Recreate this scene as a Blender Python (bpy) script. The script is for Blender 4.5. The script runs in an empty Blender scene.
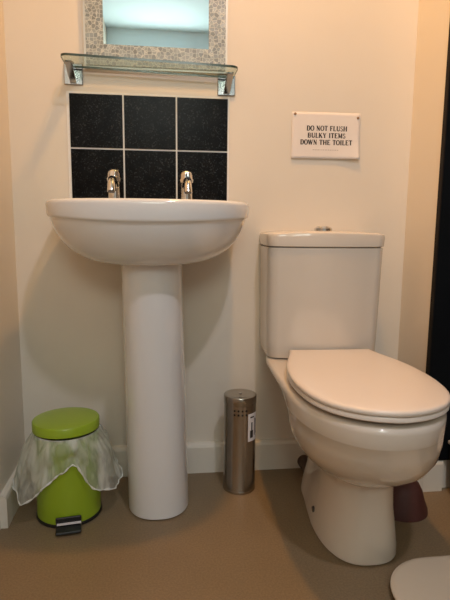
import bpy, bmesh, math, random
from mathutils import Vector, Matrix, noise
random.seed(7)
sc = bpy.context.scene
COL = sc.collection
PI = math.pi

# ------------------------------------------------------------------ materials
def nodes_of(name):
    m = bpy.data.materials.new(name); m.use_nodes = True
    nt = m.node_tree; b = nt.nodes['Principled BSDF']
    return m, nt, b

def mat(name, col, rough=0.5, metal=0.0, vary=0.06, scale=30.0, bump=0.0, bscale=200.0, coat=0.0, spec=0.5):
    """procedural surface: a noise varies the colour a little and may bump it"""
    m, nt, b = nodes_of(name)
    N, L = nt.nodes, nt.links
    tc = N.new('ShaderNodeTexCoord')
    nz = N.new('ShaderNodeTexNoise'); nz.inputs['Scale'].default_value = scale; nz.inputs['Detail'].default_value = 4
    L.new(tc.outputs['Object'], nz.inputs['Vector'])
    mx = N.new('ShaderNodeMix'); mx.data_type = 'RGBA'
    mx.inputs['A'].default_value = (*[c * (1 - vary) for c in col], 1)
    mx.inputs['B'].default_value = (*[min(1, c * (1 + vary)) for c in col], 1)
    L.new(nz.outputs['Fac'], mx.inputs['Factor']); L.new(mx.outputs['Result'], b.inputs['Base Color'])
    b.inputs['Roughness'].default_value = rough; b.inputs['Metallic'].default_value = metal
    b.inputs['Coat Weight'].default_value = coat; b.inputs['Coat Roughness'].default_value = 0.05
    b.inputs['Specular IOR Level'].default_value = spec
    if bump:
        n2 = N.new('ShaderNodeTexNoise'); n2.inputs['Scale'].default_value = bscale; n2.inputs['Detail'].default_value = 3
        L.new(tc.outputs['Object'], n2.inputs['Vector'])
        bp = N.new('ShaderNodeBump'); bp.inputs['Strength'].default_value = bump; bp.inputs['Distance'].default_value = 0.001
        L.new(n2.outputs['Fac'], bp.inputs['Height']); L.new(bp.outputs['Normal'], b.inputs['Normal'])
    return m

M = {}
M['paint'] = mat('magnolia paint', (0.79, 0.72, 0.615), 0.45, vary=0.03, scale=5, bump=0.12, bscale=160)
M['bounce_cut'] = mat('dark umber bounce cut', (0.16, 0.13, 0.10), 0.6, vary=0.04, scale=5)  # dark tone added to the unseen far right wall to cut bounced light
M['ceiling'] = mat('ceiling paint', (0.72, 0.87, 0.93), 0.7, vary=0.02, scale=4)
M['blue'] = mat('pale blue paint', (0.72, 0.88, 0.96), 0.6, vary=0.03, scale=4)
M['gloss_white'] = mat('white gloss trim paint', (0.78, 0.725, 0.63), 0.3, vary=0.03, scale=20, bump=0.05)
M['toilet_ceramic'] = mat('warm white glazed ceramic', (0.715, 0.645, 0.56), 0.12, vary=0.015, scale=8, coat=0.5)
M['ceramic'] = mat('white glazed ceramic', (0.78, 0.785, 0.785), 0.12, vary=0.015, scale=8, coat=0.5)
M['seat'] = mat('white seat plastic', (0.79, 0.71, 0.635), 0.28, vary=0.015, scale=8)
M['satin'] = mat('satin chrome', (0.38, 0.38, 0.375), 0.2, 1.0, vary=0.05, scale=60)
M['chrome'] = mat('chrome', (0.72, 0.71, 0.69), 0.12, 1.0, vary=0.03, scale=60)
M['dark_metal'] = mat('dark outlet', (0.06, 0.05, 0.045), 0.5, 0.3)
M['green'] = mat('lime green enamel', (0.31, 0.46, 0.022), 0.33, vary=0.04, scale=12, coat=0.25)
M['black'] = mat('black plastic', (0.012, 0.012, 0.012), 0.35, vary=0.1, scale=60)
M['paper'] = mat('notice paper', (0.83, 0.77, 0.73), 0.85, vary=0.02, scale=40)
M['ink'] = mat('black ink', (0.03, 0.022, 0.02), 0.8)
M['grey_ink'] = mat('pale grey ink', (0.38, 0.33, 0.30), 0.8)
M['tack'] = mat('brown adhesive tack', (0.26, 0.15, 0.07), 0.7)
M['maroon'] = mat('maroon rubber', (0.085, 0.026, 0.02), 0.6, vary=0.15, scale=30)
M['wood'] = mat('turned wood', (0.38, 0.22, 0.10), 0.5, vary=0.2, scale=50)
M['scale_top'] = mat('off white scale top', (0.69, 0.585, 0.45), 0.4, vary=0.02)
M['box'] = mat('grey brown storage box', (0.23, 0.18, 0.14), 0.55, vary=0.08)
M['box_rim'] = mat('pale box rim', (0.5, 0.47, 0.44), 0.4, vary=0.05)
M['hem'] = mat('white liner hem', (0.72, 0.74, 0.70), 0.4, vary=0.12, scale=90)
M['sticker'] = mat('white sticker', (0.80, 0.77, 0.78), 0.5)
M['pipe'] = mat('brown pan connector', (0.075, 0.045, 0.03), 0.6)
M['grout'] = mat('pale grout', (0.88, 0.86, 0.82), 0.8, vary=0.06, scale=90)
M['frame'] = mat('silver mirror backing', (0.74, 0.70, 0.62), 0.35, 0.2, vary=0.05)
M['panel_edge'] = mat('brown panel edge', (0.014, 0.011, 0.009), 0.5, spec=0.1)
M['panel'] = mat('black gloss panel', (0.0065, 0.008, 0.010), 0.3, vary=0.3, scale=4, spec=0.03)

def floor_mat():
    m, nt, b = nodes_of('brown vinyl floor'); N, L = nt.nodes, nt.links
    tc = N.new('ShaderNodeTexCoord')
    a = N.new('ShaderNodeTexNoise'); a.inputs['Scale'].default_value = 3.0; a.inputs['Detail'].default_value = 6
    c = N.new('ShaderNodeTexNoise'); c.inputs['Scale'].default_value = 220.0; c.inputs['Detail'].default_value = 2
    for n in (a, c): L.new(tc.outputs['Object'], n.inputs['Vector'])
    r = N.new('ShaderNodeValToRGB')
    r.color_ramp.elements[0].position = 0.3; r.color_ramp.elements[0].color = (0.205, 0.145, 0.080, 1)
    r.color_ramp.elements[1].position = 0.7; r.color_ramp.elements[1].color = (0.240, 0.172, 0.098, 1)
    L.new(a.outputs['Fac'], r.inputs['Fac'])
    r2 = N.new('ShaderNodeValToRGB')
    r2.color_ramp.elements[0].position = 0.35; r2.color_ramp.elements[0].color = (0.88, 0.88, 0.88, 1)
    r2.color_ramp.elements[1].position = 0.65; r2.color_ramp.elements[1].color = (1.1, 1.1, 1.1, 1)
    L.new(c.outputs['Fac'], r2.inputs['Fac'])
    mx = N.new('ShaderNodeMix'); mx.data_type = 'RGBA'; mx.blend_type = 'MULTIPLY'; mx.inputs['Factor'].default_value = 1
    L.new(r.outputs['Color'], mx.inputs['A']); L.new(r2.outputs['Color'], mx.inputs['B'])
    L.new(mx.outputs['Result'], b.inputs['Base Color'])
    b.inputs['Roughness'].default_value = 0.48
    bp = N.new('ShaderNodeBump'); bp.inputs['Strength'].default_value = 0.08; bp.inputs['Distance'].default_value = 0.001
    L.new(c.outputs['Fac'], bp.inputs['Height']); L.new(bp.outputs['Normal'], b.inputs['Normal'])
    return m
M['floor'] = floor_mat()

def tile_mat():
    m, nt, b = nodes_of('black sparkle tile'); N, L = nt.nodes, nt.links
    tc = N.new('ShaderNodeTexCoord')
    v = N.new('ShaderNodeTexVoronoi'); v.inputs['Scale'].default_value = 330
    n = N.new('ShaderNodeTexNoise'); n.inputs['Scale'].default_value = 22; n.inputs['Detail'].default_value = 5
    for q in (v, n): L.new(tc.outputs['Object'], q.inputs['Vector'])
    sep = N.new('ShaderNodeSeparateColor'); L.new(v.outputs['Color'], sep.inputs['Color'])
    r = N.new('ShaderNodeValToRGB')
    e = r.color_ramp.elements
    e[0].position = 0.80; e[0].color = (0.0055, 0.0058, 0.0065, 1); e[1].position = 1.0; e[1].color = (0.032, 0.034, 0.036, 1)
    L.new(sep.outputs['Red'], r.inputs['Fac'])
    r2 = N.new('ShaderNodeValToRGB'); r2.color_ramp.elements[0].color = (0.45, 0.45, 0.45, 1); r2.color_ramp.elements[1].color = (1.5, 1.5, 1.5, 1)
    r2.color_ramp.elements[0].position = 0.3; r2.color_ramp.elements[1].position = 0.7
    L.new(n.outputs['Fac'], r2.inputs['Fac'])
    mx = N.new('ShaderNodeMix'); mx.data_type = 'RGBA'; mx.blend_type = 'MULTIPLY'; mx.inputs['Factor'].default_value = 1
    L.new(r.outputs['Color'], mx.inputs['A']); L.new(r2.outputs['Color'], mx.inputs['B'])
    L.new(mx.outputs['Result'], b.inputs['Base Color'])
    b.inputs['Roughness'].default_value = 0.25; b.inputs['Specular IOR Level'].default_value = 0.07
    return m
M['tile'] = tile_mat()

def mosaic_mat():
    m, nt, b = nodes_of('crackled silver mosaic'); N, L = nt.nodes, nt.links
    tc = N.new('ShaderNodeTexCoord')
    v = N.new('ShaderNodeTexVoronoi'); v.inputs['Scale'].default_value = 98
    w = N.new('ShaderNodeTexVoronoi'); w.feature = 'DISTANCE_TO_EDGE'; w.inputs['Scale'].default_value = 98
    for q in (v, w): L.new(tc.outputs['Object'], q.inputs['Vector'])
    v.inputs['Randomness'].default_value = w.inputs['Randomness'].default_value = 0.7
    sep = N.new('ShaderNodeSeparateColor'); L.new(v.outputs['Color'], sep.inputs['Color'])
    r = N.new('ShaderNodeValToRGB')
    r.color_ramp.elements[0].color = (0.20, 0.205, 0.19, 1); r.color_ramp.elements[1].color = (0.36, 0.37, 0.335, 1)
    L.new(sep.outputs['Green'], r.inputs['Fac'])
    lt = N.new('ShaderNodeMath'); lt.operation = 'LESS_THAN'; lt.inputs[1].default_value = 0.06
    L.new(w.outputs['Distance'], lt.inputs[0])
    mx = N.new('ShaderNodeMix'); mx.data_type = 'RGBA'; mx.inputs['B'].default_value = (0.58, 0.58, 0.52, 1)
    L.new(lt.outputs[0], mx.inputs['Factor']); L.new(r.outputs['Color'], mx.inputs['A'])
    L.new(mx.outputs['Result'], b.inputs['Base Color'])
    inv = N.new('ShaderNodeMath'); inv.operation = 'MULTIPLY_ADD'; inv.inputs[1].default_value = -0.25; inv.inputs[2].default_value = 0.25
    L.new(lt.outputs[0], inv.inputs[0]); L.new(inv.outputs[0], b.inputs['Metallic'])
    b.inputs['Roughness'].default_value = 0.38
    geo = N.new('ShaderNodeNewGeometry')
    sub = N.new('ShaderNodeVectorMath'); sub.operation = 'SUBTRACT'; sub.inputs[1].default_value = (0.5, 0.5, 0.5)
    L.new(v.outputs['Color'], sub.inputs[0])
    mul = N.new('ShaderNodeVectorMath'); mul.operation = 'SCALE'; mul.inputs['Scale'].default_value = 0.10
    L.new(sub.outputs[0], mul.inputs[0])
    add = N.new('ShaderNodeVectorMath'); add.operation = 'ADD'
    L.new(geo.outputs['Normal'], add.inputs[0]); L.new(mul.outputs[0], add.inputs[1])
    nrm = N.new('ShaderNodeVectorMath'); nrm.operation = 'NORMALIZE'; L.new(add.outputs[0], nrm.inputs[0])
    L.new(nrm.outputs[0], b.inputs['Normal'])
    return m
M['mosaic'] = mosaic_mat()

def steel_mat():
    m, nt, b = nodes_of('brushed steel'); N, L = nt.nodes, nt.links
    tc = N.new('ShaderNodeTexCoord'); mp = N.new('ShaderNodeMapping'); mp.inputs['Scale'].default_value = (4, 4, 300)
    L.new(tc.outputs['Object'], mp.inputs['Vector'])
    n = N.new('ShaderNodeTexNoise'); n.inputs['Scale'].default_value = 3; n.inputs['Detail'].default_value = 3
    L.new(mp.outputs[0], n.inputs['Vector'])
    r = N.new('ShaderNodeValToRGB'); r.color_ramp.elements[0].color = (0.36, 0.33, 0.285, 1); r.color_ramp.elements[1].color = (0.46, 0.42, 0.37, 1)
    L.new(n.outputs['Fac'], r.inputs['Fac']); L.new(r.outputs['Color'], b.inputs['Base Color'])
    b.inputs['Metallic'].default_value = 1; b.inputs['Roughness'].default_value = 0.2
    b.inputs['Anisotropic'].default_value = 0.5
    return m
M['steel'] = steel_mat()

def mirror_mat():
    m, nt, b = nodes_of('mirror silver'); N, L = nt.nodes, nt.links
    n = N.new('ShaderNodeTexNoise'); n.inputs['Scale'].default_value = 2
    r = N.new('ShaderNodeValToRGB'); r.color_ramp.elements[0].color = (0.88, 0.95, 0.97, 1); r.color_ramp.elements[1].color = (0.90, 0.97, 0.99, 1)
    L.new(n.outputs['Fac'], r.inputs['Fac']); L.new(r.outputs['Color'], b.inputs['Base Color'])
    b.inputs['Metallic'].default_value = 1; b.inputs['Roughness'].default_value = 0.01
    return m
M['mirror'] = mirror_mat()

def glass_mat(name, tint, refl=1.0):
    m = bpy.data.materials.new(name); m.use_nodes = True
    nt = m.node_tree; N, L = nt.nodes, nt.links; N.clear()
    out = N.new('ShaderNodeOutputMaterial'); t = N.new('ShaderNodeBsdfTransparent')
    nz = N.new('ShaderNodeTexNoise'); nz.inputs['Scale'].default_value = 6
    r = N.new('ShaderNodeValToRGB'); r.color_ramp.elements[0].color = (*[c * 0.98 for c in tint], 1); r.color_ramp.elements[1].color = (*tint, 1)
    L.new(nz.outputs['Fac'], r.inputs['Fac']); L.new(r.outputs['Color'], t.inputs['Color'])
    g = N.new('ShaderNodeBsdfGlossy'); g.inputs['Roughness'].default_value = 0.03
    lw = N.new('ShaderNodeLayerWeight'); lw.inputs['Blend'].default_value = 0.5
    pw = N.new('ShaderNodeMath'); pw.operation = 'POWER'; pw.inputs[1].default_value = 5.0; L.new(lw.outputs['Facing'], pw.inputs[0])
    f = N.new('ShaderNodeMath'); f.operation = 'MULTIPLY_ADD'; f.inputs[1].default_value = 0.5; f.inputs[2].default_value = 0.03; L.new(pw.outputs[0], f.inputs[0])
    mx = N.new('ShaderNodeMixShader')
    L.new(f.outputs[0], mx.inputs[0]); L.new(t.outputs[0], mx.inputs[1]); L.new(g.outputs[0], mx.inputs[2])
    L.new(mx.outputs[0], out.inputs['Surface'])
    return m
M['glass'] = glass_mat('clear shelf glass', (0.90, 0.955, 0.92))
M['glass_edge'] = mat('green glass edge', (0.035, 0.06, 0.045), 0.15, vary=0.2, scale=30)
M['pane'] = glass_mat('window glass', (0.97, 0.98, 0.98))

def liner_mat():
    m = bpy.data.materials.new('thin white liner film'); m.use_nodes = True
    nt = m.node_tree; N, L = nt.nodes, nt.links; N.clear()
    out = N.new('ShaderNodeOutputMaterial')
    d = N.new('ShaderNodeBsdfPrincipled'); d.inputs['Base Color'].default_value = (0.84, 0.85, 0.80, 1); d.inputs['Roughness'].default_value = 0.35
    tl = N.new('ShaderNodeBsdfTranslucent'); tl.inputs['Color'].default_value = (0.84, 0.86, 0.80, 1)
    tr = N.new('ShaderNodeBsdfTransparent'); tr.inputs['Color'].default_value = (0.97, 0.98, 0.96, 1)
    tc = N.new('ShaderNodeTexCoord'); nz = N.new('ShaderNodeTexNoise'); nz.inputs['Scale'].default_value = 34; nz.inputs['Detail'].default_value = 3; nz.inputs['Distortion'].default_value = 0.6
    mp = N.new('ShaderNodeMapping'); mp.inputs['Scale'].default_value = (1.0, 1.0, 0.28); mp.inputs['Rotation'].default_value = (0.25, 0.35, 0)
    L.new(tc.outputs['Object'], mp.inputs['Vector']); L.new(mp.outputs[0], nz.inputs['Vector'])
    r = N.new('ShaderNodeMapRange'); r.inputs['From Min'].default_value = 0.38; r.inputs['From Max'].default_value = 0.60
    r.inputs['To Min'].default_value = 0.14; r.inputs['To Max'].default_value = 0.66
    L.new(nz.outputs['Fac'], r.inputs['Value'])
    m1 = N.new('ShaderNodeMixShader'); m1.inputs[0].default_value = 0.35
    L.new(d.outputs[0], m1.inputs[1]); L.new(tl.outputs[0], m1.inputs[2])
    m2 = N.new('ShaderNodeMixShader'); L.new(r.outputs[0], m2.inputs[0]); L.new(m1.outputs[0], m2.inputs[1]); L.new(tr.outputs[0], m2.inputs[2])
    bp = N.new('ShaderNodeBump'); bp.inputs['Strength'].default_value = 0.35; bp.inputs['Distance'].default_value = 0.004
    L.new(nz.outputs['Fac'], bp.inputs['Height']); L.new(bp.outputs['Normal'], d.inputs['Normal'])
    L.new(m2.outputs[0], out.inputs['Surface'])
    return m
M['liner'] = liner_mat()

def emit_mat(name, col, s):
    m, nt, b = nodes_of(name); N, L = nt.nodes, nt.links
    n = N.new('ShaderNodeTexNoise'); n.inputs['Scale'].default_value = 3
    r = N.new('ShaderNodeValToRGB'); r.color_ramp.elements[0].color = (*[c * 0.97 for c in col], 1); r.color_ramp.elements[1].color = (*col, 1)
    L.new(n.outputs['Fac'], r.inputs['Fac']); L.new(r.outputs['Color'], b.inputs['Emission Color'])
    b.inputs['Base Color'].default_value = (0.8, 0.8, 0.8, 1); b.inputs['Emission Strength'].default_value = s
    return m

# ------------------------------------------------------------------ helpers
def obj(name, bm, m, parent=None, smooth=False, mats=None):
    me = bpy.data.meshes.new(name)
    bmesh.ops.recalc_face_normals(bm, faces=bm.faces[:])
    bm.to_mesh(me); bm.free()
    for k in (mats or [m]): me.materials.append(k)
    if smooth:
        for p in me.polygons: p.use_smooth = True
    o = bpy.data.objects.new(name, me); COL.objects.link(o)
    if parent: o.parent = parent
    return o

def thing(name, label, cat, loc=(0, 0, 0), rz=0, group=None):
    o = bpy.data.objects.new(name, None); COL.objects.link(o); o.empty_display_size = 0.05
    o.location = loc; o.rotation_euler = (0, 0, rz); o['label'] = label; o['category'] = cat
    if group: o['group'] = group
    return o

def tag(o, label, cat, group=None):
    o['label'] = label; o['category'] = cat
    if group: o['group'] = group
    return o

def struct(name, bm, m, mats=None):
    o = obj(name, bm, m, mats=mats); o['kind'] = 'structure'; return o

def box(bm, x0, x1, y0, y1, z0, z1, mi=0):
    vs = [bm.verts.new((x, y, z)) for z in (z0, z1) for y in (y0, y1) for x in (x0, x1)]
    for f in ((0, 2, 3, 1), (4, 5, 7, 6), (0, 1, 5, 4), (2, 6, 7, 3), (0, 4, 6, 2), (1, 3, 7, 5)):
        bm.faces.new([vs[i] for i in f]).material_index = mi
    return vs

def boxm(*a):
    bm = bmesh.new(); box(bm, *a); return bm

def quad(bm, *pts, mi=0):
    f = bm.faces.new([bm.verts.new(p) for p in pts]); f.material_index = mi; return f

def loft(bm, rings, cap0=True, cap1=True, mi=0):
    R = [[bm.verts.new(p) for p in r] for r in rings]
    n = len(R[0])
    for a, b in zip(R, R[1:]):
        for i in range(n):
            j = (i + 1) % n
            bm.faces.new((a[i], a[j], b[j], b[i])).material_index = mi
    if cap0: bm.faces.new(list(reversed(R[0]))).material_index = mi
    if cap1: bm.faces.new(R[-1]).material_index = mi
    return R

def lathe(bm, prof, c=(0, 0), n=48, mi=0, cap0=True, cap1=True):
    return loft(bm, [[(c[0] + r * math.cos(2 * PI * i / n), c[1] + r * math.sin(2 * PI * i / n), z) for i in range(n)] for r, z in prof], cap0, cap1, mi)

def tube(bm, pts, rad, n=16, caps=True, mi=0):
    pts = [Vector(p) for p in pts]
    rings = []
    for i, p in enumerate(pts):
        t = (pts[min(i + 1, len(pts) - 1)] - pts[max(i - 1, 0)]).normalized()
        u = t.cross(Vector((1, 0, 0)))
        if u.length < 0.1: u = t.cross(Vector((0, 1, 0)))
        u.normalize(); w = t.cross(u)
        r = rad[i] if isinstance(rad, (list, tuple)) else rad
        rings.append([p + u * r * math.cos(2 * PI * k / n) + w * r * math.sin(2 * PI * k / n) for k in range(n)])
    loft(bm, rings, caps, caps, mi)

def sgp(v, e): return math.copysign(abs(v) ** e, v)

def dplan(z, hw, yf, ym, yb, nf=2.0, nb=4.0, cx=0.0, n=72):
    """plan outline of a sanitary fitting: round front (yf), squarer back (yb), widest at ym"""
    out = []
    for i in range(n):
        t = 2 * PI * i / n; c, s = math.cos(t), math.sin(t)
        e = nf if s < 0 else nb
        x = cx + hw * sgp(c, 2 / e)
        y = ym + (ym - yf) * sgp(s, 2 / e) if s < 0 else ym + (yb - ym) * sgp(s, 2 / e)
        out.append((x, y, z))
    return out

def interp(tab, t):
    for (a, *va), (b, *vb) in zip(tab, tab[1:]):
        if a <= t <= b:
            k = (t - a) / (b - a)
            return [p + (q - p) * k for p, q in zip(va, vb)]
    return list(tab[-1][1:])

def bevel_mod(o, w, seg=2, angle=0.6):
    m = o.modifiers.new('bevel', 'BEVEL'); m.width = w; m.segments = seg; m.limit_method = 'ANGLE'; m.angle_limit = angle
    return o

def smooth_angle(o, ang=0.6):
    me = o.data
    for p in me.polygons: p.use_smooth = True
    bm = bmesh.new(); bm.from_mesh(me)
    for e in bm.edges:
        if len(e.link_faces) == 2 and e.calc_face_angle(0) > ang: e.smooth = False
    bm.to_mesh(me); bm.free()
    return o

# ------------------------------------------------------------------ the room
XL, XR, YR = -0.393, 0.799, -0.190      # left wall, alcove's right wall and where that wall turns
XF, YB, H = 1.40, -3.00, 2.35           # far right wall, wall behind the camera, ceiling
bm = bmesh.new(); box(bm, XL - 0.1, XF + 0.1, YB - 0.1, 0.1, -0.06, 0); struct('floor', bm, M['floor'])
bm = bmesh.new(); box(bm, XL - 0.1, XF + 0.1, YB - 0.1, 0.1, H, H + 0.06); struct('ceiling', bm, M['ceiling'])
bm = bmesh.new(); box(bm, XL - 0.1, XR, 0, 0.1, 0, H); struct('wall_back', bm, M['paint'])
bm = bmesh.new(); box(bm, XL - 0.1, XL, YB, 0, 0, H); struct('wall_left', bm, M['paint'])
bm = bmesh.new(); box(bm, XR, XF + 0.1, YR, 0.1, 0, H); struct('wall_right', bm, M['paint'])
bm = bmesh.new(); box(bm, XF, XF + 0.1, YB, YR, 0, H); struct('wall_far_right', bm, M['bounce_cut'])
# wall behind the camera with a window opening
WX0, WX1, WZ0, WZ1 = -0.30, 0.45, 1.52, 2.17
bm = bmesh.new()
box(bm, XL - 0.1, WX0, YB - 0.1, YB, 0, H); box(bm, WX1, XF + 0.1, YB - 0.1, YB, 0, H)
box(bm, WX0, WX1, YB - 0.1, YB, 0, WZ0); box(bm, WX0, WX1, YB - 0.1, YB, WZ1, H)
struct('wall_front', bm, M['blue'])
bm = bmesh.new()
for a in ((WX0, WX0 + .04, WZ0, WZ1), (WX1 - .04, WX1, WZ0, WZ1), (WX0 + .04, WX1 - .04, WZ0, WZ0 + .04), (WX0 + .04, WX1 - .04, WZ1 - .04, WZ1), (.055, .095, WZ0 + .04, WZ1 - .04)):
    box(bm, a[0], a[1], YB - 0.07, YB - 0.03, a[2], a[3])
w = struct('window_1', bm, M['gloss_white'])
obj('pane', boxm(WX0 + .04, WX1 - .04, YB - 0.052, YB - 0.048, WZ0 + .04, WZ1 - .04), M['pane'], w)

def skirting(name, x0, x1, y0, y1, axis, h=0.097):
    """moulded board: square below, rounded nose on the room side"""
    bm = bmesh.new()
    t = 0.018
    prof = [(0, 0), (t, 0), (t, h - 0.012), (t * 0.85, h - 0.004), (t * 0.55, h), (0, h)]
    def ring(p):
        if axis == 'back': return [(p, -a, b) for a, b in prof]
        if axis == 'left': return [(XL + a, p, b) for a, b in prof]
        if axis == 'right': return [(XR - a, p, b) for a, b in prof]
        return [(p, YR - a, b) for a, b in prof]
    p0, p1 = (x0, x1) if axis in ('back', 'return') else (y0, y1)
    loft(bm, [ring(p0), ring(p1)])
    o = struct(name, bm, M['gloss_white']); return o
skirting('baseboard_back', XL + 0.018, XR - 0.018, 0, 0, 'back')
skirting('baseboard_left', 0, 0, -0.267, 0, 'left', 0.090)
skirting('baseboard_right', 0, 0, YR - 0.018, 0, 'right')
skirting('trim_1', XR + 0.0005, 0.862, 0, 0, 'return')

# ------------------------------------------------------------------ tiled splashback
P = 0.152; ZT = 1.0025
t = thing('splashback', 'black sparkly tiled splashback, two rows of three, above the washbasin', 'splashback', (0, 0, ZT - P))
obj('grout', boxm(-1.5 * P - 0.006, 1.5 * P + 0.003, -0.0035, 0, 0.0, 2 * P + 0.004), M['grout'], t)
bm = bmesh.new()
for i in range(3):
    for j in range(2):
        g = 0.0023
        x0, z0 = (-1.5 + i) * P, j * P
        box(bm, x0 + g, x0 + P - g, -0.0065, -0.003, z0 + g, z0 + P - g)
bevel_mod(obj('tile_facing', bm, M['tile'], t), 0.0008, 2)

# ------------------------------------------------------------------ mirror
MX0, MX1, MZ0, MZ1 = -0.180, 0.222, 1.221, 1.625
t = thing('wall_mirror', 'square wall mirror with a crackled silver mosaic frame above the glass shelf', 'mirror', (0, 0, MZ0))
def ring_plate(bm, o0, o1, i0, i1, y0, y1):
    """rectangular ring between outer (x0,z0,x1,z1) and inner rectangles"""
    def c(r, y): return [(r[0], y, r[1]), (r[2], y, r[1]), (r[2], y, r[3]), (r[0], y, r[3])]
    O, I = (*o0, *o1), (*i0, *i1)
    A, B, C, D = [[bm.verts.new(p) for p in c(r, y)] for r, y in ((O, y0), (O, y1), (I, y0), (I, y1))]
    for k in range(4):
        j = (k + 1) % 4
        for f in ((A[k], A[j], B[j], B[k]), (B[k], B[j], D[j], D[k]), (D[k], D[j], C[j], C[k]), (C[k], C[j], A[j], A[k])): bm.faces.new(f)
hh = MZ1 - MZ0; IN = 0.054
obj('backing', boxm(MX0, MX1, -0.014, 0, 0, hh), M['frame'], t)
bm = bmesh.new(); ring_plate(bm, (MX0 + 0.006, 0.006), (MX1 - 0.006, hh - 0.006), (MX0 + IN, IN + 0.008), (MX1 - IN, hh - IN - 0.008), -0.014, -0.019)
obj('mosaic_frame', bm, M['mosaic'], t)
obj('mirror_glass', boxm(MX0 + IN + 0.0002, MX1 - IN - 0.0002, -0.0165, -0.014, IN + 0.0082, hh - IN - 0.0082), M['mirror'], t)

# ------------------------------------------------------------------ glass shelf on two chrome brackets
t = thing('glass_shelf', 'narrow clear glass shelf on two chrome wall brackets under the mirror', 'shelf', (0, 0, 1.205))
SZ0, SZ1 = 0.0065, 0.0125
def shelf_outline():
    x0, x1, y0, y1, r = -0.2275, 0.2395, -0.128, -0.020, 0.022
    pts = [(x0, y1), ]
    for k in range(9):
        a = PI + k * PI / 16; pts.append((x0 + r + r * math.cos(a), y0 + r + r * math.sin(a)))
    for k in range(9):
        a = 1.5 * PI + k * PI / 16; pts.append((x1 - r + r * math.cos(a), y0 + r + r * math.sin(a)))
    pts.append((x1, y1)); return pts
bm = bmesh.new(); pts = shelf_outline()
tilt = lambda x: -0.006 * (x / 0.24)
lo = [bm.verts.new((x, y, SZ0 + tilt(x))) for x, y in pts]; hi = [bm.verts.new((x, y, SZ1 + tilt(x))) for x, y in pts]
bm.faces.new(lo); bm.faces.new(hi)
for i in range(len(pts)):
    j = (i + 1) % len(pts); bm.faces.new((lo[i], lo[j], hi[j], hi[i])).material_index = 1
obj('glass_plate', bm, None, t, mats=[M['glass'], M['glass_edge']])
for cx, dz in ((-0.212, 0.003), (0.2215, -0.010)):
    o = obj('bracket', boxm(cx - 0.026, cx + 0.026, -0.006, 0, -0.033 + dz, 0.024 + dz), M['satin'], t); bevel_mod(o, 0.002, 2)
    top = SZ0 + tilt(cx)
    bm = bmesh.new(); hw = 0.009
    pr = [(-0.004, -0.029 + dz), (-0.010, -0.029 + dz), (-0.092, top - 0.006), (-0.092, top - 0.0002), (-0.004, top - 0.0002)]
    loft(bm, [[(cx - hw, y, z) for y, z in pr], [(cx + hw, y, z) for y, z in pr]])
    bevel_mod(obj('bracket_arm', bm, M['satin'], o), 0.0015, 2)
    bm = bmesh.new(); lathe(bm, [(0.0075, SZ1 + tilt(cx)), (0.0075, SZ1 + tilt(cx) + 0.004), (0.005, SZ1 + tilt(cx) + 0.006)], (cx, -0.036), 20)
    smooth_angle(obj('glass_clamp', bm, M['chrome'], o))

# ------------------------------------------------------------------ pedestal washbasin with two pillar taps
wb = thing('washbasin', 'white ceramic pedestal washbasin with two chrome taps', 'washbasin', (0.0, 0, 0))
ZR = 0.846
bm = bmesh.new()
L = [  # z, half width, front y, centre y, back y
    (0.690, 0.098, -0.312, -0.19, -0.055, 2.2, 3), (0.6925, 0.125, -0.325, -0.19, -0.045, 2.2, 3), (0.700, 0.154, -0.338, -0.188, -0.03, 2.2, 3.2),
    (0.712, 0.178, -0.352, -0.186, -0.02, 2.2, 3.4), (0.728, 0.201, -0.366, -0.184, -0.010, 2.2, 3.8), (0.745, 0.218, -0.377, -0.182, -0.004, 2.2, 4),
    (0.765, 0.232, -0.388, -0.180, -0.002, 2.25, 4.5), (0.785, 0.241, -0.395, -0.178, -0.001, 2.3, 5), (0.792, 0.2435, -0.397, -0.177, -0.001, 2.3, 5),
    (0.794, 0.247, -0.400, -0.177, -0.001, 2.3, 5), (0.7955, 0.249, -0.402, -0.177, -0.001, 2.3, 5), (0.800, 0.250, -0.403, -0.177, -0.001, 2.3, 5), (0.835, 0.252, -0.405, -0.177, -0.001, 2.3, 5),
    (0.841, 0.2505, -0.4035, -0.177, -0.001, 2.3, 5), (0.845, 0.247, -0.400, -0.177, -0.004, 2.3, 5), (0.846, 0.242, -0.395, -0.177, -0.008, 2.3, 5),
    (0.846, 0.226, -0.378, -0.20, -0.120, 2.3, 3), (0.842, 0.220, -0.372, -0.20, -0.124, 2.3, 3), (0.80, 0.190, -0.350, -0.21, -0.135, 2.2, 2.5),
    (0.755, 0.130, -0.310, -0.22, -0.155, 2.1, 2.2), (0.735, 0.05, -0.25, -0.22, -0.19, 2, 2)]
def lift(z): return 0.0 if z < 0.735 or z > 0.84 else (0.013 * (z - 0.735) / 0.05 if z < 0.785 else (0.013 if z <= 0.801 else 0.0))
loft(bm, [[(x * 1.033, y, q + lift(z) * min(1, (x / 0.245) ** 2)) for x, y, q in dplan(z, hw, yf, ym, yb, nf, nb)] for z, hw, yf, ym, yb, nf, nb in L])
o = obj('basin', bm, M['ceramic'], wb); smooth_angle(o, 0.75)
bm = bmesh.new()
lathe(bm, [(0.021, 0.736), (0.021, 0.739), (0.015, 0.741), (0.006, 0.740)], (0, -0.222), 24); smooth_angle(obj('basin_waste', bm, M['chrome'], o))
bm = bmesh.new()
PL = [(0.0, 0.0815, -0.270, -0.17, -0.085), (0.004, 0.0815, -0.270, -0.17, -0.085), (0.0042, 0.0855, -0.2765, -0.17, -0.083), (0.03, 0.0855, -0.2765, -0.17, -0.083), (0.25, 0.083, -0.276, -0.172, -0.082),
      (0.5, 0.0815, -0.278, -0.174, -0.08), (0.66, 0.0805, -0.281, -0.175, -0.078), (0.6935, 0.0805, -0.282, -0.175, -0.076)]
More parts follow.
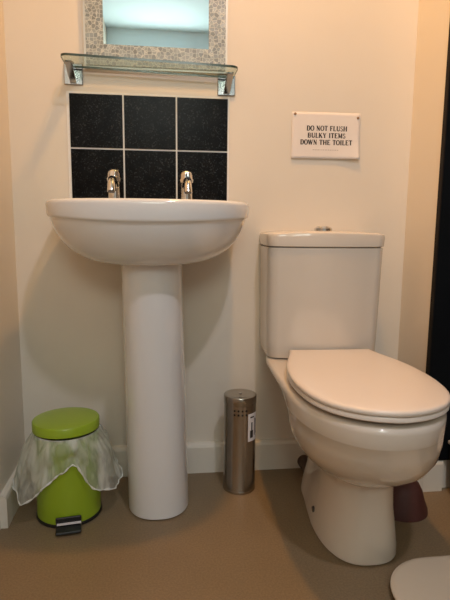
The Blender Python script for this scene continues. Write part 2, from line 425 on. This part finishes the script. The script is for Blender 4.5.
def pedx(z): return 0.0155 - 0.0125 * z / 0.69
loft(bm, [dplan(z, hw, yf, ym, yb, 2.3, 6, cx=pedx(z)) for z, hw, yf, ym, yb in PL])
smooth_angle(obj('pedestal', bm, M['ceramic'], wb), 0.8)

def tap(cx, cy, twist):
    bm = bmesh.new()
    lathe(bm, [(0.0225, ZR - 0.002), (0.0225, ZR + 0.003), (0.0185, ZR + 0.007), (0.0175, ZR + 0.030), (0.0165, ZR + 0.048), (0.0165, ZR + 0.056), (0.012, ZR + 0.058)], (cx, cy), 32)
    b = smooth_angle(obj('tap', bm, M['chrome'], wb)); b['label'] = 'chrome tap'
    bm = bmesh.new()
    tube(bm, [(cx, cy - 0.010, ZR + 0.048), (cx, cy - 0.040, ZR + 0.058), (cx, cy - 0.068, ZR + 0.058), (cx, cy - 0.086, ZR + 0.046), (cx, cy - 0.092, ZR + 0.026)],
         [0.0125, 0.0118, 0.011, 0.0108, 0.0112], 20)
    s = smooth_angle(obj('spout', bm, M['chrome'], b))
    # aerator mouth
    bm = bmesh.new(); tube(bm, [(cx, cy - 0.0917, ZR + 0.027), (cx, cy - 0.0923, ZR + 0.0246)], 0.0094, 16); obj('spout_outlet', bm, M['dark_metal'], b)
    bm = bmesh.new(); n = 40
    rings = []
    for r, z in ((0.012, 0.056), (0.0195, 0.058), (0.0200, 0.066), (0.0170, 0.070), (0.0165, 0.080), (0.0150, 0.0865), (0.0110, 0.0905), (0.005, 0.0925)):
        rings.append([(cx + (r + (0.0012 * math.cos(8 * a) if 0.06 < z < 0.085 else 0)) * math.cos(a + twist), cy + (r + (0.0012 * math.cos(8 * a) if 0.06 < z < 0.085 else 0)) * math.sin(a + twist), ZR + z) for a in [2 * PI * k / n for k in range(n)]])
    loft(bm, rings); smooth_angle(obj('handle', bm, M['chrome'], b), 0.7)
tap(-0.0985, -0.088, 0.2); tap(0.100, -0.088, 0.5)

# ------------------------------------------------------------------ close-coupled toilet
tl = thing('toilet', 'white close coupled toilet with its lid closed, right of the washbasin', 'toilet', (0.508, 0, 0), math.radians(-1.8))
bm = bmesh.new()
TL = [  # z, hw, yf, ym, yb, nf, nb, cx, rear width factor
    (0.0, 0.096, -0.514, -0.34, -0.10, 2.6, 5, .0205, .88), (0.004, 0.096, -0.514, -0.34, -0.10, 2.6, 5, .0205, .88), (0.0045, 0.100, -0.519, -0.34, -0.10, 2.6, 5, .0205, .88),
    (0.03, 0.098, -0.518, -0.34, -0.10, 2.6, 5, .0210, .86), (0.07, 0.092, -0.512, -0.345, -0.105, 2.5, 5, .0220, .82), (0.12, 0.0865, -0.507, -0.355, -0.11, 2.4, 4.5, .021, .80), (0.175, 0.0855, -0.508, -0.36, -0.115, 2.4, 4, .018, .77),
    (0.195, 0.088, -0.512, -0.36, -0.115, 2.3, 4, .017, .75), (0.203, 0.094, -0.522, -0.365, -0.112, 2.3, 4, .015, .72), (0.216, 0.110, -0.550, -0.37, -0.10, 2.25, 4, .013, .64), (0.237, 0.1325, -0.590, -0.38, -0.085, 2.2, 4, .011, .58),
    (0.262, 0.150, -0.626, -0.40, -0.065, 2.2, 4, .009, .57), (0.295, 0.1625, -0.654, -0.41, -0.045, 2.2, 4.5, .006, .61), (0.330, 0.1685, -0.669, -0.41, -0.03, 2.2, 5, .003, .73), (0.3565, 0.1703, -0.6745, -0.41, -0.02, 2.2, 5, .001, .85),
    (0.358, 0.1709, -0.6755, -0.41, -0.016, 2.2, 5, 0.0005, .87), (0.360, 0.1713, -0.6762, -0.41, -0.013, 2.2, 5, 0.0005, .90), (0.390, 0.1733, -0.680, -0.41, -0.008, 2.2, 6, 0, 1.01),
    (0.399, 0.172, -0.679, -0.41, -0.008, 2.2, 6, 0, 1.01), (0.4035, 0.168, -0.674, -0.41, -0.01, 2.2, 6, 0, 1.01), (0.405, 0.160, -0.664, -0.41, -0.014, 2.2, 6, 0, 1.01)]
def taper(ring, cx, ym, yb, rw):
    out = []
    for x, y, z in ring:
        k = min(1, max(0, (y - ym) / (0.62 * (yb - ym)))); k = k * k * (3 - 2 * k)
        out.append((cx + (x - cx) * (1 + (rw - 1) * k), y, z))
    return out
loft(bm, [taper(dplan(z, hw, yf, ym, yb, nf, nb, cx, 96), cx, ym, yb, rw) for z, hw, yf, ym, yb, nf, nb, cx, rw in TL])
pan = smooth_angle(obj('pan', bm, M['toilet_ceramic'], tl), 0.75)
# fixing screw cap on the left of the foot
bm = bmesh.new(); tube(bm, [(-0.064, -0.340, 0.045), (-0.0760, -0.342, 0.045)], [0.0095, 0.0085], 18); smooth_angle(obj('screw_cap', bm, M['black'], pan))['label'] = 'dark screw cap'
bm = bmesh.new(); tube(bm, [(-0.0757, -0.342, 0.045), (-0.0772, -0.3422, 0.045)], 0.0042, 12); obj('screw', bm, M['chrome'], pan)
bm = bmesh.new(); tube(bm, [(-0.020, -0.13, 0.024), (-0.020, -0.06, 0.024), (-0.020, -0.019, 0.024)], [0.019, 0.019, 0.022], 24)
smooth_angle(obj('waste_connector', bm, M['pipe'], tl))['label'] = 'brown waste connector'
# cistern
bm = bmesh.new()
def cplan(z, hw, yf, yb, cx, r=0.035, bow=0.018, n=10):
    """rounded rectangle whose front is bowed outwards"""
    out = []
    for k in range(n): a = PI + k * PI / 2 / (n - 1); out.append((cx - hw + r + r * math.cos(a), yf + r + r * math.sin(a)))
    for k in range(1, 13): x = -1 + 2 * k / 13; out.append((cx + x * (hw - r), yf - bow * (1 - x * x)))
    for k in range(n): a = 1.5 * PI + k * PI / 2 / (n - 1); out.append((cx + hw - r + r * math.cos(a), yf + r + r * math.sin(a)))
    out += [(cx + hw, yb), (cx - hw, yb)]
    return [(x, y, z) for x, y in out]
CX = -0.009
rg = [cplan(0.4062, 0.152, -0.148, -0.004, CX), cplan(0.409, 0.160, -0.155, -0.004, CX), cplan(0.420, 0.1635, -0.159, -0.003, CX), cplan(0.46, 0.1645, -0.162, -0.003, CX), cplan(0.60, 0.1665, -0.166, -0.003, CX), cplan(0.727, 0.168, -0.169, -0.003, CX),
      cplan(0.7285, 0.165, -0.165, -0.004, CX)]
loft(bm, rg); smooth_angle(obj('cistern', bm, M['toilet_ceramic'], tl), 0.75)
bm = bmesh.new()
rg = [cplan(0.7287, 0.163, -0.163, -0.004, CX), cplan(0.7305, 0.167, -0.169, -0.003, CX), cplan(0.732, 0.1695, -0.1725, -0.002, CX), cplan(0.756, 0.171, -0.174, -0.002, CX), cplan(0.763, 0.1695, -0.172, -0.003, CX), cplan(0.7665, 0.164, -0.166, -0.006, CX), cplan(0.768, 0.145, -0.145, -0.02, CX), cplan(0.7695, 0.10, -0.12, -0.04, CX)]
rg = [[(x, y, z + (0.006 * max(0, 1 - ((x - CX) / 0.18) ** 2) if z > 0.75 else 0)) for x, y, z in r] for r in rg]
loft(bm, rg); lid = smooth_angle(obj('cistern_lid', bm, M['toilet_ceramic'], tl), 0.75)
bm = bmesh.new(); bx, by, bz = CX + 0.002, -0.10, 0.7785
lathe(bm, [(0.026, bz - 0.004), (0.026, bz + 0.003), (0.0225, bz + 0.0055), (0.0215, bz + 0.0045), (0.020, bz + 0.0075), (0.010, bz + 0.009)], (bx, by), 36)
smooth_angle(obj('flush_button', bm, M['chrome'], lid))['label'] = 'chrome flush button'
# seat and lid
HWT = [(0, .117), (.04, .1195), (.1, .128), (.2, .143), (.3, .156), (.4, .1635), (.5, .1665), (.6, .1655), (.7, .159), (.77, .1505), (.83, .138), (.88, .122), (.92, .103), (.96, .075), (.985, .046), (1.0, 0.012)]
def seat_ring(z, inset, y0=-0.186, ln=0.4965, cx=-0.0005):
    n = 44; right, left = [], []
    ts = [0.5 - 0.5 * math.cos(PI * k / n) for k in range(n + 1)]
    c, yc = cx, y0 - ln / 2
    for tt in ts:
        hw = interp(HWT, tt)[0]
        y = y0 - ln * tt
        sx = 1 - inset / 0.165; sy = 1 - inset / (ln / 2)
        right.append((c + hw * sx, yc + (y - yc) * sy, z)); left.append((c - hw * sx, yc + (y - yc) * sy, z))
    return right + list(reversed(left))
bm = bmesh.new()
rg = [seat_ring(0.4155, 0.012), seat_ring(0.416, 0.004), seat_ring(0.4185, 0.0012), seat_ring(0.424, 0.0012), seat_ring(0.4275, 0.003), seat_ring(0.428, 0.008)]
loft(bm, rg); smooth_angle(obj('seat', bm, M['seat'], tl), 0.8)
bm = bmesh.new()
rg = [seat_ring(0.4283, 0.010), seat_ring(0.4285, 0.0025), seat_ring(0.4305, 0.0005), seat_ring(0.436, 0.0), seat_ring(0.4395, 0.0018), seat_ring(0.4412, 0.005), seat_ring(0.4425, 0.012), seat_ring(0.444, 0.03), seat_ring(0.4455, 0.07)]
loft(bm, rg); smooth_angle(obj('seat_lid', bm, M['seat'], tl), 0.8)
for sx, sy in ((-0.11, -0.30), (0.11, -0.30), (-0.10, -0.54), (0.10, -0.54)): obj('seat_buffer', boxm(sx - .012, sx + .012, sy - .02, sy + .02, 0.4055, 0.4160), M['seat'], tl)

for sx in (-0.075, 0.075):
    bm = bmesh.new(); lathe(bm, [(0.016, 0.4055), (0.016, 0.412), (0.012, 0.4145)], (sx, -0.205), 20); smooth_angle(obj('hinge', bm, M['chrome'], tl))

# ------------------------------------------------------------------ pedal bin
pb = thing('pedal_bin', 'lime green pedal bin left of the washbasin pedestal', 'bin', (-0.2295, -0.199, 0)); pb.scale = (1.04, 1.04, 1.03)
def blathe(prof, n=56):
    bm = bmesh.new(); lathe(bm, prof, (0, 0), n); return bm
smooth_angle(obj('base_ring', blathe([(0.080, 0.0), (0.0845, 0.002), (0.0842, 0.006), (0.082, 0.009)]), M['black'], pb))['label'] = 'black plastic base ring'
bm = bmesh.new(); lathe(bm, [(0.0815, 0.008), (0.0815, 0.228), (0.0785, 0.2285), (0.0785, 0.02)], (0, 0), 56); smooth_angle(obj('body', bm, M['green'], pb))
bm = bmesh.new(); lathe(bm, [(0.080, 0.236), (0.0845, 0.237), (0.0845, 0.2575), (0.0825, 0.2605), (0.074, 0.2625), (0.05, 0.2645), (0.02, 0.2655)], (0, 0), 64)
ld = smooth_angle(obj('lid', bm, M['green'], pb)); ld.rotation_euler = (math.radians(-1.0), math.radians(-0.4), 0)
bm = bmesh.new(); box(bm, -0.031, 0.031, -0.090, -0.083, 0.006, 0.034)
pd = bevel_mod(obj('pedal', bm, M['black'], pb), 0.003, 3); pd.rotation_euler = (0, 0, math.radians(8)); pd['label'] = 'black foot pedal'
bm = bmesh.new()
pr = [(-0.086, 0.010), (-0.086, 0.015), (-0.118, 0.012), (-0.120, 0.007), (-0.117, 0.005)]
loft(bm, [[(-0.030, y, z) for y, z in pr], [(0.030, y, z) for y, z in pr]])
bevel_mod(obj('pedal_tread', bm, M['black'], pd), 0.0015, 2)
obj('pedal_strip', boxm(-0.028, 0.030, -0.0955, -0.0895, 0.0175, 0.0205), M['sticker'], pd)['label'] = 'shiny pedal strip'

# bin liner folded over the rim, free to lift away
def liner():
    bm = bmesh.new()
    n, kN = 150, 20
    # angle from the front (deg, + to the right), bottom height, bottom radius
    tab = [(-180, .150, .100), (-140, .140, .112), (-112, .128, .120), (-92, .112, .131), (-78, .106, .135), (-64, .090, .134), (-52, .068, .128), (-41, .086, .114), (-25, .118, .098), (-8, .144, .0905), (6, .158, .089), (16, .172, .088), (24, .166, .089), (34, .130, .094), (44, .100, .104), (56, .088, .120), (72, .084, .136), (90, .098, .140), (108, .125, .126), (140, .140, .105), (180, .150, .100)]
    rings = []
    for k in range(kN + 1):
        t = k / kN; row = []
        for i in range(n):
            a = -180 + 360 * i / n
            zb, rb = interp(tab, a); th = math.radians(a)
            z0, r0 = 0.2355, 0.0836
            nz = noise.noise(Vector((math.cos(th) * 3.2, math.sin(th) * 3.2, t * 1.2)))
            nf = noise.noise(Vector((math.cos(th) * 8, math.sin(th) * 8, t * 2.2 + 5)))
            fl = max(0.0, rb - r0)
            r = r0 + fl * t ** 1.3 + (0.005 * nz + 0.009 * nf + 0.003 * math.sin(13 * th + 4 * nz)) * min(1, t * 2.5) + 0.009 * math.sin(PI * min(1, t * 1.5))
            r = max(r, 0.0828)
            z = z0 + (zb - z0) * t
            row.append((r * math.sin(th), -r * math.cos(th), z))
        rings.append(row)
    # the fold over the rim, then down inside the bin
    inner = [[(r * math.sin(math.radians(-180 + 360 * i / n)), -r * math.cos(math.radians(-180 + 360 * i / n)), z) for i in range(n)] for r, z in ((0.070, 0.10), (0.0765, 0.20), (0.0775, 0.2285), (0.0805, 0.2342))]
    loft(bm, inner + rings, False, False)
    hem = [Vector(p) for p in rings[-1]]
    o = obj('bin_liner', bm, M['liner'], smooth=True); o.location = (-0.2295, -0.199, 0); o.scale = (1.04, 1.04, 1.03)
    bm = bmesh.new(); hr = []
    for i, p in enumerate(hem):      # the doubled, crinkled edge of the bag
        tg = (hem[(i + 1) % n] - hem[i - 1]).normalized(); u = tg.cross(Vector((p.x, p.y, 0)).normalized()).normalized(); w = tg.cross(u)
        q = 0.0013 + 0.0007 * math.sin(i * 1.7)
        hr.append([p + u * q * 1.6 * math.cos(k * PI / 4) + w * q * math.sin(k * PI / 4) for k in range(8)])
    hr.append(hr[0]); loft(bm, hr, False, False); bmesh.ops.remove_doubles(bm, verts=bm.verts[:], dist=1e-6)
    obj('hem', bm, M['hem'], o, smooth=True)['label'] = 'opaque white hem of the liner'
    return tag(o, 'thin white plastic liner draped over the rim of the green pedal bin', 'bin liner')
liner()

# ------------------------------------------------------------------ toilet brush holder
bh = thing('toilet_brush_holder', 'brushed steel cylindrical toilet brush holder between washbasin and toilet', 'toilet brush', (0.257, -0.119, 0)); bh.scale = (1.0, 1.0, 1.028)
bm = bmesh.new(); lathe(bm, [(0.0475, 0.0), (0.049, 0.002), (0.0485, 0.008), (0.0475, 0.010), (0.0475, 0.262)], (0, 0), 64)
body = smooth_angle(obj('body', bm, M['steel'], bh))
bm = bmesh.new(); lathe(bm, [(0.0482, 0.2622), (0.0488, 0.2632), (0.0488, 0.284), (0.0475, 0.2865), (0.040, 0.2875), (0.0385, 0.2868), (0.02, 0.2872)], (0, 0), 64)
ld = smooth_angle(obj('lid', bm, M['steel'], bh))
bm = bmesh.new(); lathe(bm, [(0.004, 0.2868), (0.004, 0.289), (0.0025, 0.290)], (0, 0), 16); smooth_angle(obj('lid_stud', bm, M['chrome'], ld))
for a in (-118, -104, -90, -76):
    for z in (0.2385, 0.2505):
        th = math.radians(a); c, s = math.cos(th), math.sin(th)
        bm = bmesh.new(); tube(bm, [(0.0468 * c, 0.0468 * s, z), (0.0478 * c, 0.0478 * s, z)], 0.0032, 12); obj('vent_hole', bm, M['black'], body)
def patch(bm, a0, a1, z0, z1, r, n=8):
    A = [math.radians(a0 + (a1 - a0) * k / n) for k in range(n + 1)]
    for p, q in zip(A, A[1:]):
        quad(bm, (r * math.cos(p), r * math.sin(p), z0), (r * math.cos(q), r * math.sin(q), z0), (r * math.cos(q), r * math.sin(q), z1), (r * math.cos(p), r * math.sin(p), z1))
bm = bmesh.new(); patch(bm, -69, -18, 0.158, 0.240, 0.0479); st = obj('sticker', bm, M['sticker'], bh); st['label'] = 'white printed sticker'
bm = bmesh.new()
patch(bm, -60, -45, 0.168, 0.190, 0.0481, 3); patch(bm, -55, -49, 0.190, 0.214, 0.0481, 2); patch(bm, -38, -33, 0.172, 0.224, 0.0481, 2); patch(bm, -28, -24, 0.176, 0.220, 0.0481, 2); patch(bm, -60, -40, 0.227, 0.231, 0.0481, 3)
obj('sticker_print', bm, M['ink'], st)

# ------------------------------------------------------------------ paper notice on the wall
pn = thing('paper_notice', 'white paper notice about bulky items on the wall above the cistern', 'notice', (0.5262, 0, 1.058), 0)
PW, PH = 0.2125, 0.136
def pcurl(u, v):
    """distance off the wall: flat at the top, lifting at the lower corners"""
    d = 0.0035
    d += 0.012 * max(0, u - 0.55) ** 2 * 4 * max(0, 0.45 - v) ** 1.5 * 3
    d += 0.002 * (1 - v) ** 2
    return d
def ppt(u, v, lift=0.0):  # u,v in 0..1 -> slightly uneven sheet
    x = (u - 0.5) * PW; z = (v - 0.5) * PH
    z += 0.0015 * (u - 0.5) - (0.001 if v > .5 else 0) * abs(u - .5)
    return (x, -pcurl(u, v) - lift, z)
bm = bmesh.new(); nx, nz_ = 24, 16
G = [[bm.verts.new(ppt(i / nx, j / nz_)) for i in range(nx + 1)] for j in range(nz_ + 1)]
for j in range(nz_):
    for i in range(nx): bm.faces.new((G[j][i], G[j][i + 1], G[j + 1][i + 1], G[j + 1][i]))
ps = obj('sheet', bm, M['paper'], pn, smooth=True)
so = ps.modifiers.new('thick', 'SOLIDIFY'); so.thickness = 0.0003; so.offset = 1 if False else 0
for u, v in ((0.045, 0.955), (0.965, 0.90)):
    p = ppt(u, v, 0.0); bm = bmesh.new()
    tube(bm, [(p[0], -0.0002, p[2]), (p[0], p[1] - 0.0022, p[2])], [0.0045, 0.0035], 14); smooth_angle(obj('tack', bm, M['tack'], pn))['label'] = 'brown tack'

# serif lettering drawn as strokes: (x0,y0,x1,y1,thickness) in units of the cap height
TH, TN = 0.25, 0.115
def arc(cx, cy, rx, ry, a0, a1, n, thick):
    out = []
    for k in range(n):
        p, q = math.radians(a0 + (a1 - a0) * k / n), math.radians(a0 + (a1 - a0) * (k + 1) / n)
        m = (p + q) / 2; w = TN + (thick - TN) * abs(math.cos(m))
        out.append((cx + rx * math.cos(p), cy + ry * math.sin(p), cx + rx * math.cos(q), cy + ry * math.sin(q), w))
    return out
def stem(x, y0=0, y1=1, w=TH, s=0.17): return [(x, y0, x, y1, w), (x - s, y0 + .03, x + s, y0 + .03, .06), (x - s, y1 - .03, x + s, y1 - .03, .06)]
GL = {
 'D': (0.86, stem(.2) + [(.2, .04, .42, .04, TN), (.2, .96, .42, .96, TN)] + arc(.42, .5, .33, .46, -90, 90, 10, TH)),
 'O': (0.90, arc(.45, .5, .36, .47, 0, 360, 20, TH)),
 'N': (0.92, [(.18, 0, .18, 1, TN), (.74, 0, .74, 1, TN), (.16, .97, .74, .03, TH), (.04, .03, .32, .03, .06), (.6, .97, .88, .97, .06), (.02, .97, .18, .97, .06)]),
 'T': (0.80, stem(.4) [:2] + [(.05, .96, .75, .96, TN), (.07, .96, .07, .72, .06), (.73, .96, .73, .72, .06)]),
 'F': (0.74, stem(.2) + [(.2, .96, .66, .96, TN), (.2, .52, .5, .52, TN), (.65, .96, .65, .74, .06), (.5, .64, .5, .40, .05)]),
 'L': (0.74, stem(.2) + [(.2, .04, .68, .04, TN), (.67, .04, .67, .3, .06)]),
 'U': (0.90, [(.2, .34, .2, 1, TH), (.74, .34, .74, 1, TN), (.04, .97, .36, .97, .06), (.6, .97, .88, .97, .06)] + arc(.47, .34, .27, .31, 180, 360, 10, TH)),
 'S': (0.66, arc(.33, .74, .22, .22, 20, 260, 9, .15) + arc(.33, .27, .24, .24, 110, -160, 10, .17)),
 'H': (0.96, stem(.2) + stem(.76) + [(.2, .5, .76, .5, TN)]),
 'B': (0.82, stem(.2) + [(.2, .04, .44, .04, TN), (.2, .96, .42, .96, TN), (.2, .53, .44, .53, TN)] + arc(.42, .745, .24, .215, -90, 90, 8, .17) + arc(.44, .285, .28, .245, -90, 90, 8, .18)),
 'K': (0.92, stem(.2) + [(.26, .45, .72, .97, TN), (.4, .58, .78, .03, TH), (.56, .97, .86, .97, .06), (.62, .03, .92, .03, .06)]),
 'Y': (0.88, [(.44, 0, .44, .45, TH), (.16, .97, .44, .42, TH), (.72, .97, .44, .42, TN), (.27, .03, .61, .03, .06), (.03, .97, .32, .97, .06), (.58, .97, .86, .97, .06)]),
 'I': (0.46, stem(.23)),
 'E': (0.80, stem(.2) + [(.2, .96, .7, .96, TN), (.2, .52, .5, .52, TN), (.2, .04, .72, .04, TN), (.69, .96, .69, .76, .06), (.71, .04, .71, .28, .06), (.5, .62, .5, .42, .05)]),
 'M': (1.06, [(.16, 0, .16, 1, TN), (.86, 0, .86, 1, TH), (.16, .97, .5, .1, TH), (.84, .97, .5, .1, TN), (.02, .03, .3, .03, .06), (.7, .03, 1.02, .03, .06), (.02, .97, .16, .97, .06), (.86, .97, 1.02, .97, .06)]),
 'W': (1.18, [(.12, .97, .36, .02, TH), (.58, .97, .36, .02, TN), (.56, .97, .80, .02, TH), (1.04, .97, .80, .02, TN), (0, .97, .26, .97, .06), (.44, .97, .70, .97, .06), (.92, .97, 1.16, .97, .06)]),
}
def line_of_text(bm, s, cy, cap, width, u0=0.5):
    adv = sum(GL[c][0] if c != ' ' else 0.42 for c in s) + 0.04 * len(s)
    sx = width / adv
    x = -width / 2
    for c in s:
        if c == ' ': x += 0.46 * sx; continue
        for a, b, p, q, w in GL[c][1]:
            X0, Z0, X1, Z1 = x + a * sx, cy + b * cap, x + p * sx, cy + q * cap
            d = Vector((X1 - X0, Z1 - Z0)); d.normalize() if d.length else None
            hw = w * cap / 2; nx_, nz2 = -d.y * hw, d.x * hw
            pts = [(X0 + nx_, Z0 + nz2), (X0 - nx_, Z0 - nz2), (X1 - nx_, Z1 - nz2), (X1 + nx_, Z1 + nz2)]
            quad(bm, *[ppt(px / PW + u0, pz / PH + 0.5, 0.0006) for px, pz in pts])
        x += (GL[c][0] + 0.04) * sx
bm = bmesh.new()
line_of_text(bm, 'DO NOT FLUSH', 0.0142, 0.0146, 0.127, 0.514)
line_of_text(bm, 'BULKY ITEMS', -0.0066, 0.0146, 0.119, 0.511)
line_of_text(bm, 'DOWN THE TOILET', -0.0268, 0.0146, 0.163, 0.510)
lt = obj('lettering', bm, M['ink'], ps); lt['label'] = 'bold black capital lettering'
bm = bmesh.new(); x = -0.040
while x < 0.038:   # the illegible line of small print below
    wd = random.uniform(0.004, 0.009)
    quad(bm, *[ppt(px / PW + 0.5, pz / PH + 0.5, 0.0006) for px, pz in ((x, -0.0425), (x + wd, -0.0425), (x + wd, -0.0412), (x, -0.0412))]); x += wd + 0.002
obj('small_print', bm, M['grey_ink'], ps)

# ------------------------------------------------------------------ things at the right edge
bp_ = thing('black_panel', 'tall black panel at the right edge, on the wall beyond the toilet', 'panel', (0.795, YR, 0.0975))
obj('panel_face', boxm(0.003, 0.58, -0.016, -0.0005, 0.0, 2.08), M['panel'], bp_)
obj('edge_strip', boxm(-0.0005, 0.003, -0.018, -0.0005, 0.0, 2.08), M['panel_edge'], bp_)

sb = thing('storage_box', 'low grey box at the right edge beside the end of the skirting board', 'box', (0.868, -0.275, 0))
bm = bmesh.new(); loft(bm, [[(0.0 + i, -0.20 + i, z), (0.30 - i, -0.20 + i, z), (0.30 - i, 0.055 - i, z), (0.0 + i, 0.055 - i, z)] for z, i in ((0.0, 0.006), (0.155, 0.0))])
bevel_mod(obj('body', bm, M['box'], sb), 0.006, 2)
bm = bmesh.new(); box(bm, -0.004, 0.304, -0.204, 0.059, 0.1552, 0.166); bevel_mod(obj('lid', bm, M['box_rim'], sb), 0.003, 2)

pg = thing('plunger', 'dark maroon rubber cup on the floor behind the foot of the toilet', 'plunger', (0.695, -0.285, 0))
bm = bmesh.new(); lathe(bm, [(0.060, 0.0), (0.072, 0.0), (0.071, 0.010), (0.062, 0.034), (0.055, 0.060), (0.046, 0.078), (0.030, 0.090), (0.016, 0.096), (0.015, 0.112), (0.012, 0.114)], (0, 0), 48)
smooth_angle(obj('rubber_cup', bm, M['maroon'], pg), 0.8)
bm = bmesh.new(); lathe(bm, [(0.010, 0.112), (0.010, 0.29), (0.008, 0.296)], (0, 0), 20); smooth_angle(obj('handle', bm, M['wood'], pg))

bs = thing('bathroom_scale', 'pale flat round cornered bathroom scale on the floor at the lower right', 'scale', (0.668, -0.690, 0))
def rrect(z, hx, hy, r, n=14):
    out = []
    for sx, sy, a0 in ((-1, -1, 180), (1, -1, 270), (1, 1, 0), (-1, 1, 90)):
        for k in range(n):
            a = math.radians(a0 + 90 * k / (n - 1)); out.append((sx * (hx - r) + r * math.cos(a), sy * (hy - r) + r * math.sin(a), z))
    return out
bm = bmesh.new(); loft(bm, [rrect(0.006, .150, .150, .115), rrect(0.014, .154, .154, .118)]); obj('base', bm, M['black'], bs)
bm = bmesh.new(); loft(bm, [rrect(0.0142, .158, .158, .122), rrect(0.017, .161, .161, .124), rrect(0.021, .161, .161, .124), rrect(0.024, .158, .158, .122), rrect(0.025, .150, .150, .115)])
smooth_angle(obj('platform', bm, M['scale_top'], bs), 0.7)
for sx in (-.1, .1):
    for sy in (-.1, .1):
        bm = bmesh.new(); lathe(bm, [(.012, 0), (.012, .0065)], (sx, sy), 16); obj('foot', bm, M['black'], bs)

# ------------------------------------------------------------------ lamps and daylight
def lamp(x, y, rad, label, glow, power, col):
    cl = thing('ceiling_lamp', label, 'ceiling lamp', (x, y, H))
    bm = bmesh.new(); lathe(bm, [(rad + .007, 0.0), (rad + .007, -0.02), (rad + .002, -0.025)], (0, 0), 40); smooth_angle(obj('rim', bm, M['chrome'], cl))
    bm = bmesh.new(); lathe(bm, [(rad, -0.0252), (rad * .94, -0.031), (rad * .6, -0.036), (rad * .24, -0.037)], (0, 0), 40); smooth_angle(obj('diffuser', bm, glow, cl))
    area('lamp_light', (x, y, H - 0.042), (0, 0, 0), rad * 2, power, col)
def area(name, loc, rot, size, power, col, sy=None, shape='DISK'):
    d = bpy.data.lights.new(name, 'AREA'); d.shape = shape; d.size = size; d.energy = power; d.color = col
    if sy: d.size_y = sy
    o = bpy.data.objects.new(name, d); COL.objects.link(o); o.location = loc; o.rotation_euler = rot; return o
PW_A, PW_B, PW_C = 13.6, 12.0, 16.5
CA, CB, CC = (1.0, 0.485, 0.12), (0.93, 0.89, 1.0), (0.95, 1.0, 0.90)
lamp(0.30, -0.44, 0.045, 'small warm ceiling downlight over the toilet', emit_mat('warm glow', (1, .80, .58), 6), PW_A, CA)
lamp(0.42, -1.55, 0.055, 'round ceiling lamp in the middle of the room', emit_mat('neutral glow', (1, .90, .80), 6), PW_B, CB)
area('window_daylight', ((WX0 + WX1) / 2, YB - 0.12, (WZ0 + WZ1) / 2), (PI / 2, 0, 0), WX1 - WX0, PW_C, CC, WZ1 - WZ0, 'RECTANGLE')
wd = bpy.data.worlds.new('world'); sc.world = wd; wd.use_nodes = True
wd.node_tree.nodes['Background'].inputs['Color'].default_value = (0.75, 0.88, 1.0, 1); wd.node_tree.nodes['Background'].inputs['Strength'].default_value = 1.0

# ------------------------------------------------------------------ camera
R = Vector((0.99235138, -0.12309, 0.00935885)); U = Vector((0.00882097, 0.14632584, 0.98919712)); F = Vector((0.12312971, 0.98154857, -0.14629243))
cam = bpy.data.cameras.new('camera'); co = bpy.data.objects.new('camera', cam); COL.objects.link(co); sc.camera = co
mw = Matrix((R, U, -F)).transposed().to_4x4(); mw.translation = Vector((0.0262, -1.575, 0.7925)); co.matrix_world = mw
cam.sensor_fit = 'HORIZONTAL'; cam.sensor_width = 36; cam.lens = 517.06 / 450 * 36; cam.clip_start = 0.02

vs = sc.view_settings; vs.view_transform = 'Standard'; vs.look = 'None'; vs.gamma = 1.0; vs.use_curve_mapping = False; vs.exposure = 0.0
